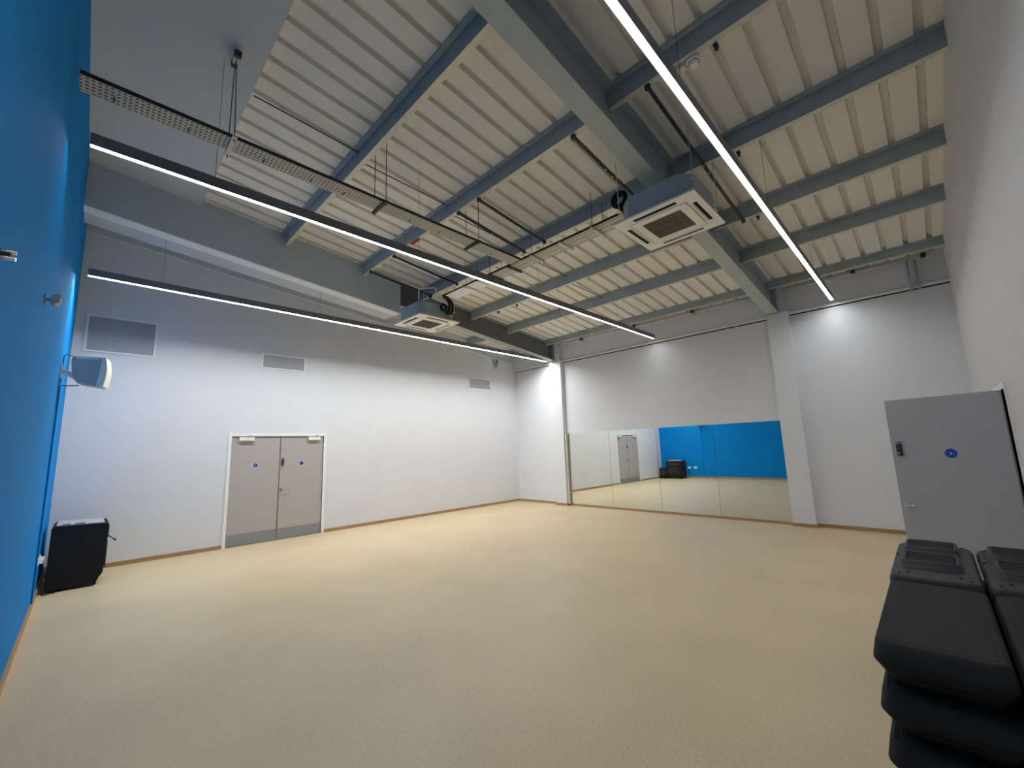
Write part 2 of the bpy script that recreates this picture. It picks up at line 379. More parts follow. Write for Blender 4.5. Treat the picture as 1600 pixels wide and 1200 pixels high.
# ---------------------------------------------------------------- cable trays
zt = 4.55
t = thing('cable_tray', (2.5, 5.17, zt), 'long perforated metal cable tray hung beside the middle strip light', 'cable tray')
obj('tray_base', MB().box(0.03, 4.84, 5.065, 5.275, zt, zt + 0.0015), 'perf_x', t)
obj('tray_side', MB().box(0.03, 4.84, 5.062, 5.065, zt, zt + 0.03), 'galv', t); obj('tray_side', MB().box(0.03, 4.84, 5.275, 5.279, zt, zt + 0.035), 'dark', t, label='side edge coloured dark for shade')  # second side is the same metal with shade painted in
for x in (0.22, 0.7, 1.3, 1.75, 2.1, 2.95, 3.4, 4.35): obj('cable_tie', MB().box(x, x + 0.012, 5.10, 5.16, zt - 0.003, zt + 0.03), 'dark', t)
for cy_ in [5.085 + 0.0205 * q for q in range(9)]: obj('cable', MB().tube([(0.03, cy_, zt + 0.012), (1.6, cy_ + 0.003, zt + 0.013), (3.2, cy_ - 0.003, zt + 0.012), (4.83, cy_, zt + 0.012)], 0.0095, 6), 'rubber', t)  # black cable bed added so the tray holes look shaded
for (x, tp) in ((1.02, 5.66 - S * 1.02), (2.53, 5.575 - S * 2.53), (3.96, 5.575 - S * 3.96)):
    br = obj('hanger_bar', MB().box(x - 0.02, x + 0.02, 5.0, 5.34, zt - 0.024, zt - 0.001), 'dark' if x > 2 else 'galv', t)
    for y in (5.03, 5.31):
        topx = (x, y if x > 1.1 else (5.08 if y < 5.2 else 5.13), tp)
        obj('hanger_rod', MB().tube([(x, y, zt - 0.06), (x, y, zt), topx], 0.0045, 6), 'dark', br)
    if x < 1.1:
        cb = obj('ceiling_bracket', MB().box(x - 0.022, x + 0.022, 5.03, 5.18, tp - 0.045, tp - 0.001), 'galv', t)
        obj('bracket_end', MB().box(x - 0.03, x + 0.03, 5.16, 5.20, tp - 0.06, tp - 0.001), 'dark', cb); obj('bracket_end', MB().box(x - 0.026, x + 0.026, 5.01, 5.05, tp - 0.06, tp - 0.001), 'dark', cb)
t = thing('cable_tray', (4.99, 5.3, zt), 'metal cable tray running crosswise between the two air-conditioning cassettes', 'cable tray')
obj('tray_base', MB().box(4.865, 5.125, 3.35, 7.10, zt, zt + 0.0015), 'perf_y', t)
obj('tray_side', MB().box(5.125, 5.128, 3.35, 7.10, zt, zt + 0.03), 'galv', t); obj('tray_side', MB().box(4.861, 4.865, 3.35, 7.10, zt, zt + 0.035), 'dark', t, label='side edge coloured dark for shade')  # camera-side edge carries its shade as a dark colour
obj('cover_plate', MB().box(4.85, 5.14, 3.30, 4.2, zt - 0.006, zt - 0.002), 'white', t, label='plain white plate at the far end')
for y in (3.9, 4.55, 5.0, 5.5, 6.05, 6.6): obj('bracket', MB().box(4.83, 5.16, y - 0.018, y + 0.018, zt - 0.03, zt - 0.006), 'dark' if y in (4.55, 5.0) else 'galv', t)
for y in (3.9, 4.55, 5.5, 6.6):
    for x in (4.86, 5.14):
        obj('hanger_rod', MB().tube([(x, y, zt - 0.05), (x, y, 5.58 - S * x)], 0.0045, 6), 'dark', t)
# refrigerant lines laid in the crosswise tray
for k, (x, r_) in enumerate(((4.95, 0.018), (5.03, 0.014))):
    o = obj('insulated_pipe', MB().tube([(x, 3.38, zt + 0.025), (x, 5.2, zt + 0.025), (x, 7.02, zt + 0.025)], r_, 8), 'rubber', base=(x, 5.2, zt))
    tag(o, ('thicker' if k == 0 else 'thinner') + ' black insulated pipe lying in the crosswise cable tray', 'pipe', 'pipes in the tray')
# black hose coils at the cassettes
def arc(c, r, a0, a1, n, plane='xz'):
    out = []
    for i in range(n + 1):
        a = math.radians(a0 + (a1 - a0) * i / n); u, v = r * math.cos(a), r * math.sin(a)
        out.append((c[0] + u, c[1], c[2] + v) if plane == 'xz' else (c[0], c[1] + u, c[2] + v))
    return out
o = obj('hose_coil', MB().tube(arc((4.66, 7.13, 4.62), 0.085, 0, 350, 20, 'yz'), 0.028, 8).tube(arc((4.70, 7.13, 4.62), 0.08, 20, 340, 18, 'yz'), 0.024, 8).tube([(4.66, 7.13, 4.54), (4.70, 7.16, 4.46), (4.72, 7.22, 4.42)], 0.024, 8), 'rubber', base=(4.66, 7.13, 4.55))
tag(o, 'black coiled hose beside the cassette under the middle rafter', 'hose')
for k, d in enumerate((0.0, 0.075)):
    obj('hose', MB().tube([(4.97 - d, 3.36, 4.575), (5.0 - d, 3.14, 4.61), (5.08 - d, 3.03, 4.635), (5.17 - d, 3.0, 4.625), (5.235 - d, 2.99, 4.58), (5.26 - d, 2.985, 4.50), (5.25 - d, 2.975, 4.40), (5.22 - d, 2.94, 4.33)], 0.025, 8), 'rubber', ac2, label='black insulated hose')
obj('hose_coil', MB().tube(arc((5.05, 2.97, 4.44), 0.065, 0, 340, 16, 'xz'), 0.022, 8), 'rubber', ac2, label='black coiled hose')
obj('hose_connector', MB().tube([(5.24, 2.93, 4.30), (5.24, 2.98, 4.30)], 0.03, 8), 'galv', ac2)
dp = ac2
obj('drain_pipe', MB().tube([(4.62, 2.75, 4.51), (4.62, 2.75, 4.75), (4.63, 2.77, 4.78), (4.80, 3.0, 4.78), (4.82, 3.03, 4.75), (4.83, 3.04, 4.60)], 0.012, 8), 'white', dp, label='white plastic drain pipe looping up')
tk = obj('pipe_trunk', MB().tube([(4.72, 3.01, 4.585), (5.35, 2.9, 4.545)], 0.036, 10), 'white', dp, label='white pipe sleeve')
obj('sleeve_end', MB().tube([(4.70, 3.015, 4.587), (4.72, 3.01, 4.585)], 0.039, 10), 'rubber', tk)

# ---------------------------------------------------------------- things on the roof steel
sd = thing('smoke_detector', (3.97, 8.36, 5.09), 'small round white smoke detector under a purlin right of the long light', 'smoke detector')
zq = 5.576 - S * 3.97
def disc(mb, c, r, z0, z1, n=20, r2=None):
    r2 = r if r2 is None else r2
    mb.rings([[(c[0] + r * math.cos(2 * math.pi * i / n), c[1] + r * math.sin(2 * math.pi * i / n), z0) for i in range(n)],
              [(c[0] + r2 * math.cos(2 * math.pi * i / n), c[1] + r2 * math.sin(2 * math.pi * i / n), z1) for i in range(n)]]); return mb
obj('base', disc(MB(), (3.97, 8.36), 0.062, zq - 0.03, zq), 'white', sd)
obj('sensor_head', disc(disc(MB(), (3.97, 8.36), 0.035, zq - 0.062, zq - 0.036), (3.97, 8.36), 0.045, zq - 0.036, zq - 0.03), 'white', sd)
obj('slot_ring', disc(MB(), (3.97, 8.36), 0.05, zq - 0.034, zq - 0.031), 'recess_shade', sd)
obj('conduit_box', MB().box(3.93, 4.0, 8.16, 8.29, zq - 0.03, zq), 'galv', sd)
for (x, y, lab) in ((3.97, 8.56, 'small dark clip under a purlin just right of the smoke detector'), (5.41, 8.30, 'small dark clip hanging under a purlin halfway along the right-hand light'),
                    (6.86, 8.11, 'small dark clip hanging under a purlin near the right-hand light, below the long channel'), (6.86, 2.65, 'small dark clip under a purlin near the far cassette, left one'), (6.86, 3.25, 'small dark clip under a purlin near the far cassette, right one')):
    z = 5.576 - S * x
    o = obj('cable_clip', MB().box(x - 0.02, x + 0.02, y - 0.012, y + 0.012, z - 0.05, z).box(x - 0.03, x + 0.03, y - 0.02, y + 0.02, z - 0.012, z), 'dark', base=(x, y, z), bevel=0.004)
    tag(o, lab, 'clip', 'cable clips on the purlins')
o = obj('red_tape', MB().box(3.895, 3.955, 3.60, 3.85, 5.577 - S * 3.93 - 0.006, 5.577 - S * 3.93 - 0.002), 'red', base=(3.92, 3.7, 5.14)); tag(o, 'short strip of red tape on the underside of a purlin', 'tape')

# conduit under the eaves with clamps and two drop pipes
zc = 4.628
t = thing('wall_conduit', (L - 0.06, 5.2, zc), 'grey pipe run high along the mirror wall under the roof edge', 'pipe')
obj('pipe_run', MB().tube([(L - 0.06, 2.1, zc + 0.02), (L - 0.06, 5.2, zc), (L - 0.06, 7.4, zc)], 0.022, 8), 'wall', t)
obj('pipe_run', MB().tube([(L - 0.06, 7.62, zc), (L - 0.06, 9.6, zc)], 0.022, 8), 'wall', t)
for y in (2.75, 4.42, 5.9, 8.84, 9.77):
    cl = obj('pipe_clamp', MB().box(L - 0.12, L - 0.002, y - 0.03, y + 0.03, zc - 0.01, zc + 0.045), 'dark', t); obj('bolt', MB().tube([(L - 0.12, y + 0.05, zc - 0.03), (L - 0.02, y + 0.05, zc - 0.03)], 0.014, 8), 'galv', cl)
obj('junction_box', MB().box(L - 0.10, L - 0.002, 4.75, 4.85, zc - 0.06, zc - 0.02), 'white', t, label='small white box')
obj('junction_box', MB().box(L - 0.10, L - 0.002, 8.4, 8.52, zc - 0.05, zc - 0.01), 'white', t, label='small white box')
for y, s_ in ((9.56, 'left'), (9.66, 'right')):
    o = obj('drop_pipe', MB().tube([(L - 0.075, y, 4.60), (L - 0.075, y, 4.06)], 0.02, 8).tube([(L - 0.075, y, 4.10), (L - 0.005, y, 4.10)], 0.012, 6), 'steel', base=(L - 0.075, y, 4.1))
    tag(o, 'short upright grey pipe high on the mirror wall by the right corner, ' + s_ + ' of two', 'pipe', 'short upright pipes')
o = obj('steel_brace', MB().extrude([(9.19, 4.12), (9.30, 4.42), (9.25, 4.42), (9.17, 4.20), (9.13, 4.42), (9.08, 4.42), (9.15, 4.12)], 'y', 0.0, 0.06), 'steel', base=(9.2, 0.05, 4.1)); tag(o, 'small v-shaped steel bracket high on the door wall near the corner', 'bracket')

# ---------------------------------------------------------------- mirrors
my0, my1 = 2.0756, 7.3831
for i in range(4):
    a = my0 + (my1 - my0) * i / 4; c = my0 + (my1 - my0) * (i + 1) / 4
    o = obj('wall_mirror', MB().box(L - 0.026, L - 0.002, a + 0.003, c - 0.003, 0.052, 2.013), 'mirror', base=(L - 0.026, (a + c) / 2, 0.05))
    tag(o, ['leftmost', 'second from left', 'third from left', 'rightmost'][i] + ' of the four tall frameless mirror panels on the far wall', 'mirror', 'mirror panels on the far wall')
o = obj('mirror_edge_strip', MB().box(L - 0.10, L - 0.03, 2.004, 2.055, 0.05, 2.01), 'galv', base=(L - 0.05, 2.03, 0.05)); tag(o, 'narrow grey upright strip between the corner column and the first mirror', 'strip')

# ---------------------------------------------------------------- wall vents
def vent(x0, x1, z0, z1, lab):
    t = thing('wall_vent', ((x0 + x1) / 2, 0, z0), lab, 'vent', 'vents on the door wall')
    fr = 0.028; d = 0.022
    b = MB(); b.box(x0, x1, 0, d, z0, z0 + fr); b.box(x0, x1, 0, d, z1 - fr, z1); b.box(x0, x0 + fr, 0, d, z0 + fr, z1 - fr); b.box(x1 - fr, x1, 0, d, z0 + fr, z1 - fr)
    obj('frame', b, 'white', t)
    obj('backing', MB().box(x0 + fr, x1 - fr, 0.0005, 0.003, z0 + fr, z1 - fr), 'kick', t)
    wd = (x1 - x0 - 2 * fr) / 3
    for k in range(3):
        a = x0 + fr + k * wd; g_ = MB(); n = 11
        for i in range(n): g_.box(a + 0.006 + i * (wd - 0.012) / n, a + 0.006 + i * (wd - 0.012) / n + 0.012, 0.004, 0.014, z0 + fr, z1 - fr)
        nz = int((z1 - z0) / 0.026)
        for i in range(nz): zz = z0 + fr + (i + 0.5) * (z1 - z0 - 2 * fr) / nz; g_.box(a, a + wd - 0.0005, 0.006, 0.013, zz - 0.006, zz + 0.006)
        if k: obj('divider', MB().box(a - 0.006, a + 0.006, 0.003, 0.016, z0 + fr, z1 - fr), 'ventm', t)
        obj('grille', g_, 'ventm', t)
vent(0.13, 1.016, 3.42, 4.042, 'large white-framed grille high on the grey wall beside the blue wall')
vent(2.665, 3.515, 3.42, 3.74, 'low wide white-framed grille above the double doors')
vent(8.088, 8.955, 3.42, 3.757, 'small white-framed grille high on the grey wall near the far corner')

# ---------------------------------------------------------------- door 1: double doors
def signdisc(name_parent, c, n_axis, r=0.055, sur=1.18):
    """blue disc sign with pale surround on a leaf; c is centre, n_axis outward unit, returns disc mesh helper"""
    nx = Vector(n_axis).normalized(); u = Vector((-nx.y, nx.x, 0)); v = Vector((0, 0, 1))
    def ring(rr, off, k=24): return [tuple(Vector(c) + nx * off + u * rr * math.cos(2 * math.pi * i / k) + v * rr * math.sin(2 * math.pi * i / k) for i in range(k))]
    a = MB(); a.rings([ring(r * sur, 0)[0], ring(r * sur, 0.001)[0]], smooth=False); p = obj('sign_surround', a, 'white', name_parent)
    a = MB(); a.rings([ring(r, 0.001)[0], ring(r, 0.002)[0]], smooth=False); obj('round_sign', a, 'bluedisc', name_parent, label='round blue mandatory sign')
    a = MB(); a.rings([ring(r * 0.14, 0.002)[0], ring(r * 0.14, 0.0026)[0]], smooth=False); obj('sign_mark', a, 'white', name_parent)
def handle(parent, c, n_axis, d_axis, length=0.13):
    nx = Vector(n_axis).normalized(); dx = Vector(d_axis).normalized(); c = Vector(c)
    k = 16; u = dx; v = Vector((0, 0, 1))
    a = MB(); a.rings([[tuple(c + nx * o_ + u * 0.026 * math.cos(2 * math.pi * i / k) + v * 0.026 * math.sin(2 * math.pi * i / k)) for i in range(k)] for o_ in (0, 0.008)], smooth=False)
    a.tube([c + nx * 0.008, c + nx * 0.045, c + nx * 0.055 + dx * 0.012, c + nx * 0.055 + dx * length], 0.0095, 8)
    obj('lever_handle', a, 'chrome', parent, label='chrome lever handle')
def keypad(parent, c, n_axis, w_=0.045, h_=0.15):
    nx = Vector(n_axis).normalized(); u = Vector((-nx.y, nx.x, 0)); c = Vector(c); v = Vector((0, 0, 1))
    def slab(cc, ww, hh, o0, o1):
        return [tuple(cc + nx * o_ + u * (sx * ww / 2) + v * (sz * hh / 2)) for o_ in (o0, o1) for (sx, sz) in ((-1, -1), (1, -1), (1, 1), (-1, 1))]
    fs = [(0, 3, 2, 1), (4, 5, 6, 7), (0, 1, 5, 4), (1, 2, 6, 5), (2, 3, 7, 6), (3, 0, 4, 7)]
    o = obj('keypad_lock', MB().add(slab(c, w_, h_, 0, 0.022), fs), 'dark', parent, bevel=0.008, label='dark keypad lock with silver ends')
    k = MB().add(slab(c + v * h_ * 0.40, w_ * 0.8, h_ * 0.12, 0.022, 0.026), fs)
    kc = c - v * h_ * 0.3
    k.rings([[tuple(kc + nx * o_ + u * 0.014 * math.cos(2 * math.pi * i / 14) + v * 0.014 * math.sin(2 * math.pi * i / 14)) for i in range(14)] for o_ in (0.02, 0.045)])
    obj('lock_trim', k, 'chrome', parent)

d1 = bpy.data.objects.new('door_1', None); C.objects.link(d1); d1.location = V(3.1, 0, 0); d1['_o'] = (3.1, 0, 0)
d1['kind'] = 'structure'; d1['label'] = 'grey double doors in a white frame'
f = MB(); fw_ = 0.055
f.box(dx0 - fw_, dx0, -0.1, 0.016, 0, dtop + fw_); f.box(dx1, dx1 + fw_, -0.1, 0.016, 0, dtop + fw_); f.box(dx0, dx1, -0.1, 0.016, dtop, dtop + fw_)
obj('door_frame', f, 'white', d1, bevel=0.002)
xm = 3.105
for k, (a, c) in enumerate(((dx0 + 0.006, xm - 0.004), (xm + 0.004, dx1 - 0.006))):
    lf = obj('door_leaf', MB().box(a, c, -0.06, -0.012, 0.008, dtop - 0.008), 'door', d1)
    obj('kick_plate', MB().box(a + 0.004, c - 0.004, -0.012, -0.010, 0.012, 0.22), 'kick', lf, label='grey metal kick plate')
    e = MB(); ex = c if k == 0 else a
    e.box(ex - 0.006, ex + 0.006, -0.03, -0.0105, 0.01, dtop - 0.01); obj('edge_lipping', e, 'lip', lf, label='reddish timber edge')
    hx = a if k == 0 else c
    for zz in (0.28, 1.55, 1.85): obj('hinge', MB().tube([(hx, -0.006, zz - 0.05), (hx, -0.006, zz + 0.05)], 0.009, 8), 'steel', lf)
    cx0, cx1 = (dx0 + 0.12, dx0 + 0.37) if k == 0 else (dx1 - 0.33, dx1 - 0.09)
    cl = obj('door_closer', MB().box(cx0, cx1, -0.012, 0.05, dtop - 0.085, dtop - 0.015), 'cream', lf, bevel=0.006)
    mx_ = (cx0 + cx1) / 2
    obj('closer_arm', MB().tube([(mx_, 0.03, dtop - 0.085), (mx_ - 0.01, 0.045, dtop - 0.01), (mx_ + 0.02, 0.09, dtop + 0.012), (mx_ + 0.08, 0.02, dtop + 0.02)], 0.008, 6), 'steel', lf)
    sx, sz = ((2.672, 1.481) if k == 0 else (3.526, 1.483))
    signdisc(lf, (sx, -0.0115, sz), (0, 1, 0), 0.042)
    if k == 1:
        keypad(lf, (3.16, -0.012, 1.53), (0, 1, 0), 0.045, 0.14); handle(lf, (3.15, -0.012, 0.97), (0, 1, 0), (1, 0, 0), 0.13)

# door 2: open leaf on the right-hand wall
d2 = bpy.data.objects.new('door_2', None); C.objects.link(d2); d2.location = V(6.25, W, 0); d2['_o'] = (6.25, W, 0)
d2['kind'] = 'structure'; d2['label'] = 'open grey door standing out from the right-hand wall'
f = MB(); f.box(rx0 - 0.055, rx0, W - 0.016, W + T, 0, rtop + 0.055); f.box(rx1, rx1 + 0.055, W - 0.016, W + T, 0, rtop + 0.055); f.box(rx0, rx1, W - 0.016, W + T, rtop, rtop + 0.055)
obj('door_frame', f, 'white', d2, bevel=0.002)
Hh = Vector((6.245, 9.99, 0)); Fp = Vector((6.571, 9.144, 0)); du = (Fp - Hh).normalized(); nn = Vector((du.y, -du.x, 0))   # nn faces the camera
if nn.x > 0: nn = -nn
def slab2(s0, s1, o0, o1, z0, z1):
    vs_ = [tuple(Hh + du * s + nn * o_ + Vector((0, 0, z))) for z in (z0, z1) for o_ in (o0, o1) for s in (s0, s1)]
    return MB().add(vs_, [(0, 1, 3, 2), (4, 6, 7, 5), (0, 4, 5, 1), (2, 3, 7, 6), (0, 2, 6, 4), (1, 5, 7, 3)])
wl = (Fp - Hh).length
lf = obj('door_leaf', slab2(0.02, wl, -0.045, 0, 0.008, 2.03), mat('grey_door_paint', srgb(170, 170, 172), 0.55, var=0.02), d2)
obj('kick_plate', slab2(0.03, wl - 0.01, 0, 0.002, 0.012, 0.22), 'kick', lf)
P = Hh + du * (wl - 0.477); signdisc(lf, (P.x + nn.x * 0.0005, P.y + nn.y * 0.0005, 1.45), nn, 0.05, 1.04)
P = Hh + du * (wl - 0.07); keypad(lf, (P.x, P.y, 1.50), nn, 0.05, 0.15)
P = Hh + du * (wl - 0.06); handle(lf, (P.x, P.y, 0.91), nn, -du, 0.12)

# ---------------------------------------------------------------- speakers in the corner
t = thing('speaker_cabinet', (0.34, 0.85, 0), 'large black speaker cabinet on castors standing in the corner by the blue wall', 'speaker')
x0, x1, y0, y1 = 0.07, 0.60, 0.50, 1.20
prof = [(x0, 0.03), (x1 - 0.07, 0.03), (x1 - 0.05, 0.06), (x1 - 0.035, 0.10), (x1 + 0.0, 0.16), (x1 + 0.02, 0.78), (x1 + 0.005, 0.805), (x1 - 0.02, 0.812), (x0 + 0.03, 0.832), (x0, 0.80)]
obj('cabinet', MB().extrude(prof, 'y', y0, y1), 'carpet', t, bevel=0.008)
obj('front_grille', MB().box(x1 + 0.012, x1 + 0.022, y0 + 0.12, y1 - 0.12, 0.2, 0.55), 'black', t)
b = MB()
for i in range(9): b.box(x1 + 0.022, x1 + 0.026, y0 + 0.14, y1 - 0.14, 0.23 + i * 0.033, 0.237 + i * 0.033)
obj('grille_bars', b, 'dark', t)
obj('control_panel', MB().box(x1 + 0.012, x1 + 0.025, y0 + 0.12, y1 - 0.12, 0.60, 0.72), 'dark', t)
tp = MB(); tp.add([(x0 + 0.04, y0 + 0.03, 0.832), (x1 - 0.03, y0 + 0.03, 0.813), (x1 - 0.03, y1 - 0.02, 0.813), (x0 + 0.04, y1 - 0.02, 0.832), (x0 + 0.04, y0 + 0.03, 0.840), (x1 - 0.03, y0 + 0.03, 0.822), (x1 - 0.03, y1 - 0.02, 0.822), (x0 + 0.04, y1 - 0.02, 0.840)], [(0, 1, 2, 3), (4, 7, 6, 5), (0, 4, 5, 1), (1, 5, 6, 2), (2, 6, 7, 3), (3, 7, 4, 0)])
obj('top_panel', tp, 'ventm', t, label='pale grey top panel')
for (a, c) in ((0.16, 0.24), (0.28, 0.38)): obj('top_socket', MB().box(a, c, y1 - 0.12, y1 - 0.04, 0.838 - 0.036 * (a - 0.1) , 0.844 - 0.036 * (a - 0.1)), 'dark', t)
for (x, y) in ((0.13, 0.56), (0.13, 1.14), (0.52, 0.56), (0.52, 1.14)): obj('castor', MB().tube([(x, y - 0.014, 0.028), (x, y + 0.014, 0.028)], 0.028, 12), 'rubber', t)
obj('handle', MB().tube([(x1 + 0.01, y1 - 0.05, 0.64), (x1 + 0.06, y1 + 0.0, 0.60), (x1 + 0.085, y1 + 0.02, 0.575)], 0.006, 6).tube([(x1 + 0.075, y1 + 0.02, 0.575), (x1 + 0.10, y1 + 0.02, 0.575)], 0.014, 8), 'dark', t)
t = thing('subwoofer', (0.3, 0.33, 0), 'small black speaker box tucked beside the large cabinet against the door wall', 'speaker')
obj('cabinet', MB().box(0.06, 0.52, 0.12, 0.46, 0.0, 0.47), 'carpet', t, bevel=0.01)
obj('cone', MB().rings([[(0.52 + dx_, 0.29 + r_ * math.cos(2 * math.pi * i / 20), 0.25 + r_ * math.sin(2 * math.pi * i / 20)) for i in range(20)] for (dx_, r_) in ((0.001, 0.13), (0.012, 0.13), (0.012, 0.105), (0.004, 0.05), (0.008, 0.0401))]), 'dark', t)
# sockets, cables
for (y, z, lab) in ((1.33, 0.47, 'white double power socket on the blue wall beside the large speaker cabinet'), (1.62, 0.48, 'white double power socket on the blue wall, the one further from the speaker')):
    t = thing('wall_socket', (0, y, z), lab, 'socket', 'sockets on the blue wall')
    obj('plate', MB().box(0, 0.01, y - 0.073, y + 0.073, z - 0.043, z + 0.043), 'white', t, bevel=0.003)
    obj('plug', MB().box(0.01, 0.045, y - 0.05, y - 0.005, z - 0.03, z + 0.02), 'white', t, bevel=0.004)
o = obj('power_cable', MB().tube([(0.03, 1.30, 0.44), (0.05, 1.30, 0.30), (0.045, 1.34, 0.12), (0.06, 1.30, 0.012), (0.12, 1.24, 0.012), (0.17, 1.26, 0.010)], 0.007, 6), 'rubber', base=(0.05, 1.3, 0)); tag(o, 'black power cable drooping from the socket to the floor by the speaker', 'cable')
t = thing('wall_socket', (L, 0.10, 0.44), 'small white socket low on the mirror wall in the far corner', 'socket')
obj('plate', MB().box(L - 0.01, L, 0.06, 0.14, 0.42, 0.47), 'white', t)

# wall speaker on bracket
t = thing('wall_speaker', (0.25, 2.0, 2.60), 'white wall-mounted loudspeaker on a bracket from the blue wall', 'loudspeaker')
zb_, zt_ = 2.60, 2.955
bx = [(0.12, 0.0), (0.375, 0.0), (0.375, 0.34), (0.12, 0.34)]
cab = MB(); pr = [(0.17, zb_ + 0.02), (0.38, zb_ - 0.02), (0.405, zb_), (0.40, zt_), (0.11, zt_), (0.10, zt_ - 0.06), (0.12, zb_ + 0.12)]
cab.extrude(pr, 'y', 1.88, 2.12); cb_ = obj('cabinet', cab, 'spkside', t, bevel=0.006)
gr = MB(); k = 8; ys = [1.885, 2.115]
arcp = [(0.412 + 0.022 * math.sin(math.pi * i / k), zb_ - 0.01 + (zt_ - zb_ + 0.01) * i / k) for i in range(k + 1)]
gr.extrude(arcp + [(0.375, zt_ + 0.004), (0.365, zt_ * 0.5 + zb_ * 0.5), (0.345, zb_ - 0.012)], 'y', 1.872, 2.13); gb_ = obj('front_grille', gr, 'cream', t, bevel=0.003, label='cream curved front grille')
sb_ = obj('side_strip', MB().box(0.14, 0.34, 2.119, 2.127, zt_ - 0.03, zt_), 'white', t, label='white strip along the top of the side')
for q_ in (cb_, gb_, sb_): q_.rotation_euler = (0, 0, -0.2)
obj('mount_plate', MB().box(0.0, 0.012, 1.94, 2.06, 2.68, 2.86), 'white', t)
obj('mount_arm', MB().tube([(0.01, 2.0, 2.77), (0.06, 2.0, 2.75), (0.15, 2.0, 2.69)], 0.03, 8), 'white', t)
obj('cable', MB().tube([(0.14, 1.96, 2.965), (0.03, 1.96, 2.985), (0.012, 1.96, 2.97), (0.010, 2.0, 2.62), (0.012, 2.04, 2.585), (0.08, 2.04, 2.585), (0.17, 2.0, 2.60)], 0.005, 6), 'rubber', t)
o = obj('wall_trunking', MB().box(0.0, 0.018, 1.99, 2.02, 0.09, 2.58), 'blue', base=(0.0, 2.0, 0.09)); tag(o, 'thin upright blue-painted cable trunking below the wall-mounted loudspeaker', 'trunking')
t = thing('motion_sensor', (0, 5.1, 2.83), 'small grey motion sensor on a short arm on the blue wall', 'sensor')
obj('mount', MB().box(0, 0.008, 5.03, 5.09, 2.79, 2.86), 'steel', t)
obj('arm', MB().tube([(0.008, 5.06, 2.825), (0.035, 5.08, 2.825)], 0.012, 8), 'steel', t)
obj('body', MB().extrude([(0.03, 2.80), (0.055, 2.785), (0.08, 2.80), (0.085, 2.85), (0.07, 2.87), (0.035, 2.85)], 'y', 5.02, 5.12), 'ventm', t, bevel=0.006)
t = thing('wall_bracket', (0, 7.3, 2.36), 'short chrome bracket sticking out of the blue wall at the left picture edge', 'bracket')
obj('wall_plate', MB().box(0, 0.006, 7.25, 7.35, 2.32, 2.40), 'chrome', t)
for z in (2.352, 2.374): obj('rod', MB().tube([(0.006, 7.3, z), (0.078, 7.3, z)], 0.008, 8), 'chrome', t)
obj('spacer', MB().box(0.006, 0.066, 7.292, 7.308, 2.358, 2.368), 'dark', t)

# ---------------------------------------------------------------- stacked aerobic steps, black moulded plastic
def step_proto(loc, lab, grp):
    x0, x1, y0, y1 = loc[0], loc[0] + 1.07, loc[1], loc[1] + 0.39; z0 = loc[2]
    t = thing('step_platform', loc, lab, 'step platform', grp)
    def rg(dx_, dy_, z, r): return rrect(x0 - dx_, x1 + dx_, y0 - dy_, y1 + dy_, z0 + z, r)
    sh = MB().rings([rg(-0.075, -0.035, 0.0, 0.04), rg(-0.04, -0.025, 0.03, 0.05), rg(0.04, 0.012, 0.110, 0.06), rg(0.046, 0.014, 0.122, 0.06), rg(0.04, 0.012, 0.135, 0.06), rg(0.010, 0.004, 0.180, 0.055), rg(0.0, -0.002, 0.188, 0.05), rg(-0.012, -0.012, 0.193, 0.045)])
    obj('shell', sh, 'step', t)
    obj('tread', MB().rings([rrect(x0 + 0.03, x1 - 0.03, y0 + 0.028, y1 - 0.028, z0 + 0.1925, 0.03), rrect(x0 + 0.034, x1 - 0.034, y0 + 0.032, y1 - 0.032, z0 + 0.1945, 0.03)], smooth=False), 'step', t)
    yc = (y0 + y1) / 2
    for sx in (-1, 1):
        xe = (x0 if sx < 0 else x1)
        s_ = MB(); pts = []
        for i in range(9):
            u = -1 + 2 * i / 8; pts.append((yc + 0.085 * u, 0.062 + 0.008 * (1 - u * u)))
        poly = pts + [(p, q - 0.016 * (1 - abs(-1 + 2 * i / 8) ** 3) - 0.002) for i, (p, q) in reversed(list(enumerate(pts)))]
        vs_ = []
        for off in (0.0, 0.012):
            for (p, q) in poly:
                d = 0.001 - 0.04 + (q - 0.03) * (0.08 / 0.08) ; vs_.append((xe + sx * (d + 0.004 - off), p, z0 + q))
        n = len(poly); s_.add(vs_, [tuple(range(n)), tuple(range(n, 2 * n))] + [(j, (j + 1) % n, n + (j + 1) % n, n + j) for j in range(n)])
        obj('handle_slot_shade', s_, 'recess_shade', t)  # black slab painting the shade inside the hand hole
    return t
STEP = 0.195
cols = [(9.18, 'in the near left stack', 'left'), (9.605, 'in the near right stack against the wall', 'right')]
names = ['bottom', 'third from the top', 'second from the top', 'topmost']
sp = None
for (y, where, sd_) in cols:
    for k in range(4):
        lab = 'black plastic step platform, ' + names[k] + ' ' + where; loc = (2.79, y, k * STEP)
        if sp is None: sp = step_proto(loc, lab, 'stacked step platforms')
        else: dup(sp, loc, lab)
for (y, where) in ((9.17, 'behind the left stack'), (9.60, 'against the wall')):
    for k in range(3):
        dup(sp, (3.985, y, k * STEP), 'black step platform, ' + ['bottom', 'middle', 'upper'][k] + ' in the rear pile ' + where)
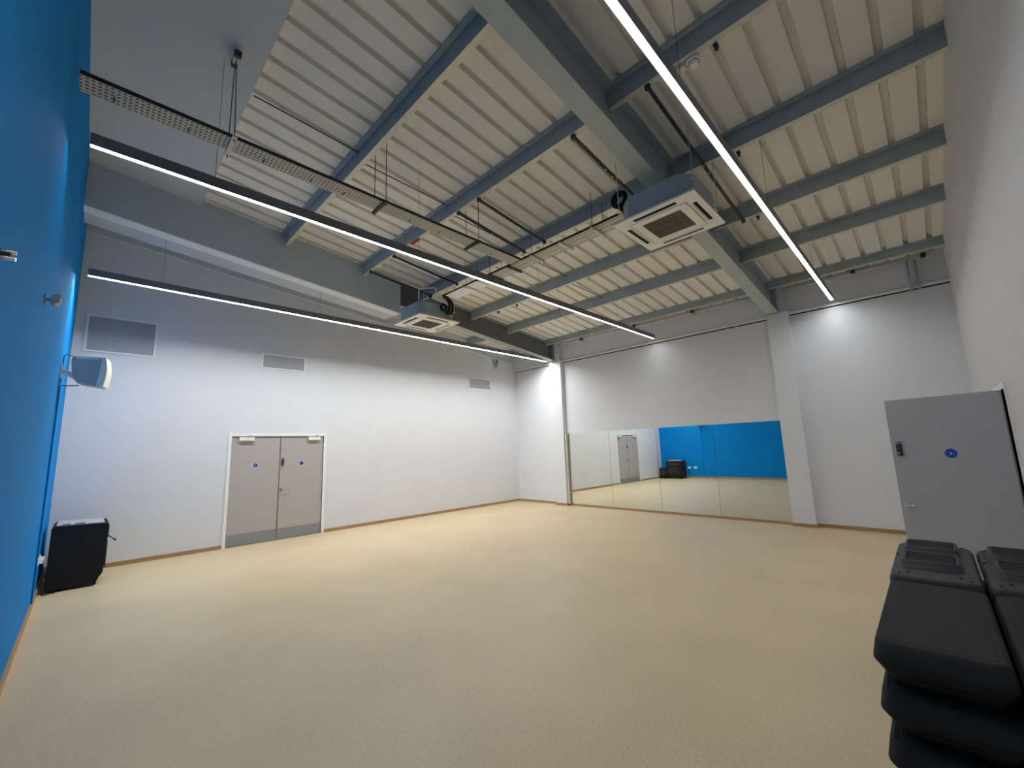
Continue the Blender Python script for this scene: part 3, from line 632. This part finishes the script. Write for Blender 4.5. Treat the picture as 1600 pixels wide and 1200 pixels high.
def riser_proto(loc, lab):
    x0, x1, y0, y1 = loc[0], loc[0] + 1.10, loc[1], loc[1] + 0.41; z0 = loc[2]; h = 0.205
    t = thing('riser_block', loc, lab, 'riser block', 'riser blocks on the rear piles')
    me = bpy.data.meshes.new('block'); bm = bmesh.new()
    def loop(pts): vv = [bm.verts.new((p[0] - x0, -(p[1] - y0), p[2] - z0)) for p in pts]; ee = [bm.edges.new((vv[i], vv[(i + 1) % len(vv)])) for i in range(len(vv))]; return vv, ee
    def bridge(a, b_):
        n = len(a)
        for i in range(n):
            fc = bm.faces.new((a[i], a[(i + 1) % n], b_[(i + 1) % n], b_[i])); fc.smooth = n > 4
    specs = [(0.05, 0.0, 0.03), (0.045, 0.02, 0.03), (0.008, 0.10, 0.04), (0.0, 0.13, 0.045), (0.0, h - 0.03, 0.045), (0.012, h - 0.008, 0.04), (0.022, h, 0.035)]
    prev = None; firstv = None; laste = None
    for (ins, z, r) in specs:
        vv, ee = loop(rrect(x0 + ins, x1 - ins, y0 + ins, y1 - ins, z0 + z, r))
        if prev: bridge(prev, vv)
        else: firstv = vv
        prev = vv; laste = ee
    bm.faces.new(firstv)
    # collars around two rectangular openings
    edges = list(laste)
    for (a, c) in ((x0 + 0.24, x0 + 0.58), (x0 + 0.72, x0 + 1.04)):
        lo_, hi_ = y0 + 0.05, y1 - 0.07
        o1, e1 = loop(rrect(a, c, lo_, hi_, z0 + h, 0.03, 3)); edges += e1
        o2, e2 = loop(rrect(a + 0.008, c - 0.008, lo_ + 0.008, hi_ - 0.008, z0 + h + 0.040, 0.028, 3)); bridge(o1, o2)
        o3, e3 = loop(rrect(a + 0.016, c - 0.016, lo_ + 0.016, hi_ - 0.016, z0 + h + 0.046, 0.024, 3)); bridge(o2, o3)
        o4, e4 = loop(rrect(a + 0.026, c - 0.026, lo_ + 0.026, hi_ - 0.026, z0 + h + 0.044, 0.02, 3)); bridge(o3, o4)
        o5, e5 = loop(rrect(a + 0.034, c - 0.034, lo_ + 0.034, hi_ - 0.034, z0 + 0.03, 0.015, 3)); bridge(o4, o5); bm.faces.new(o5)
    bmesh.ops.triangle_fill(bm, edges=edges, use_beauty=True)
    bmesh.ops.recalc_face_normals(bm, faces=bm.faces); bm.to_mesh(me); bm.free(); me.materials.append(M['riser'])
    o = bpy.data.objects.new('block', me); C.objects.link(o); o.parent = t; o['_o'] = loc
    for (a, c) in ((x0 + 0.24, x0 + 0.58), (x0 + 0.72, x0 + 1.04)): obj('socket_opening_shade', MB().box(a + 0.03, c - 0.03, y0 + 0.08, y1 - 0.10, z0 + 0.032, z0 + h + 0.036), 'recess_shade', t)  # black filler boxes that paint deep shade into the openings
    for (px_, py_) in ((0.06, 0.05), (0.06, 0.36), (0.64, 0.02), (0.12, 0.09), (0.12, 0.32), (1.07, 0.05), (1.07, 0.36)):
        obj('locking_slot', MB().box(x0 + px_ - 0.022, x0 + px_ + 0.022, y0 + py_ - 0.008, y0 + py_ + 0.008, z0 + h - 0.004, z0 + h + 0.0015), 'recess_shade', t)
    return t
rp_ = riser_proto((3.93, 9.165, 0.585), 'black riser block with two rectangular openings, on the rear pile behind the left stack')
dup(rp_, (3.93, 9.59, 0.585), 'black riser block with two rectangular openings, on the rear pile against the wall')

for o in bpy.data.objects:
    if '_o' in o: del o['_o']
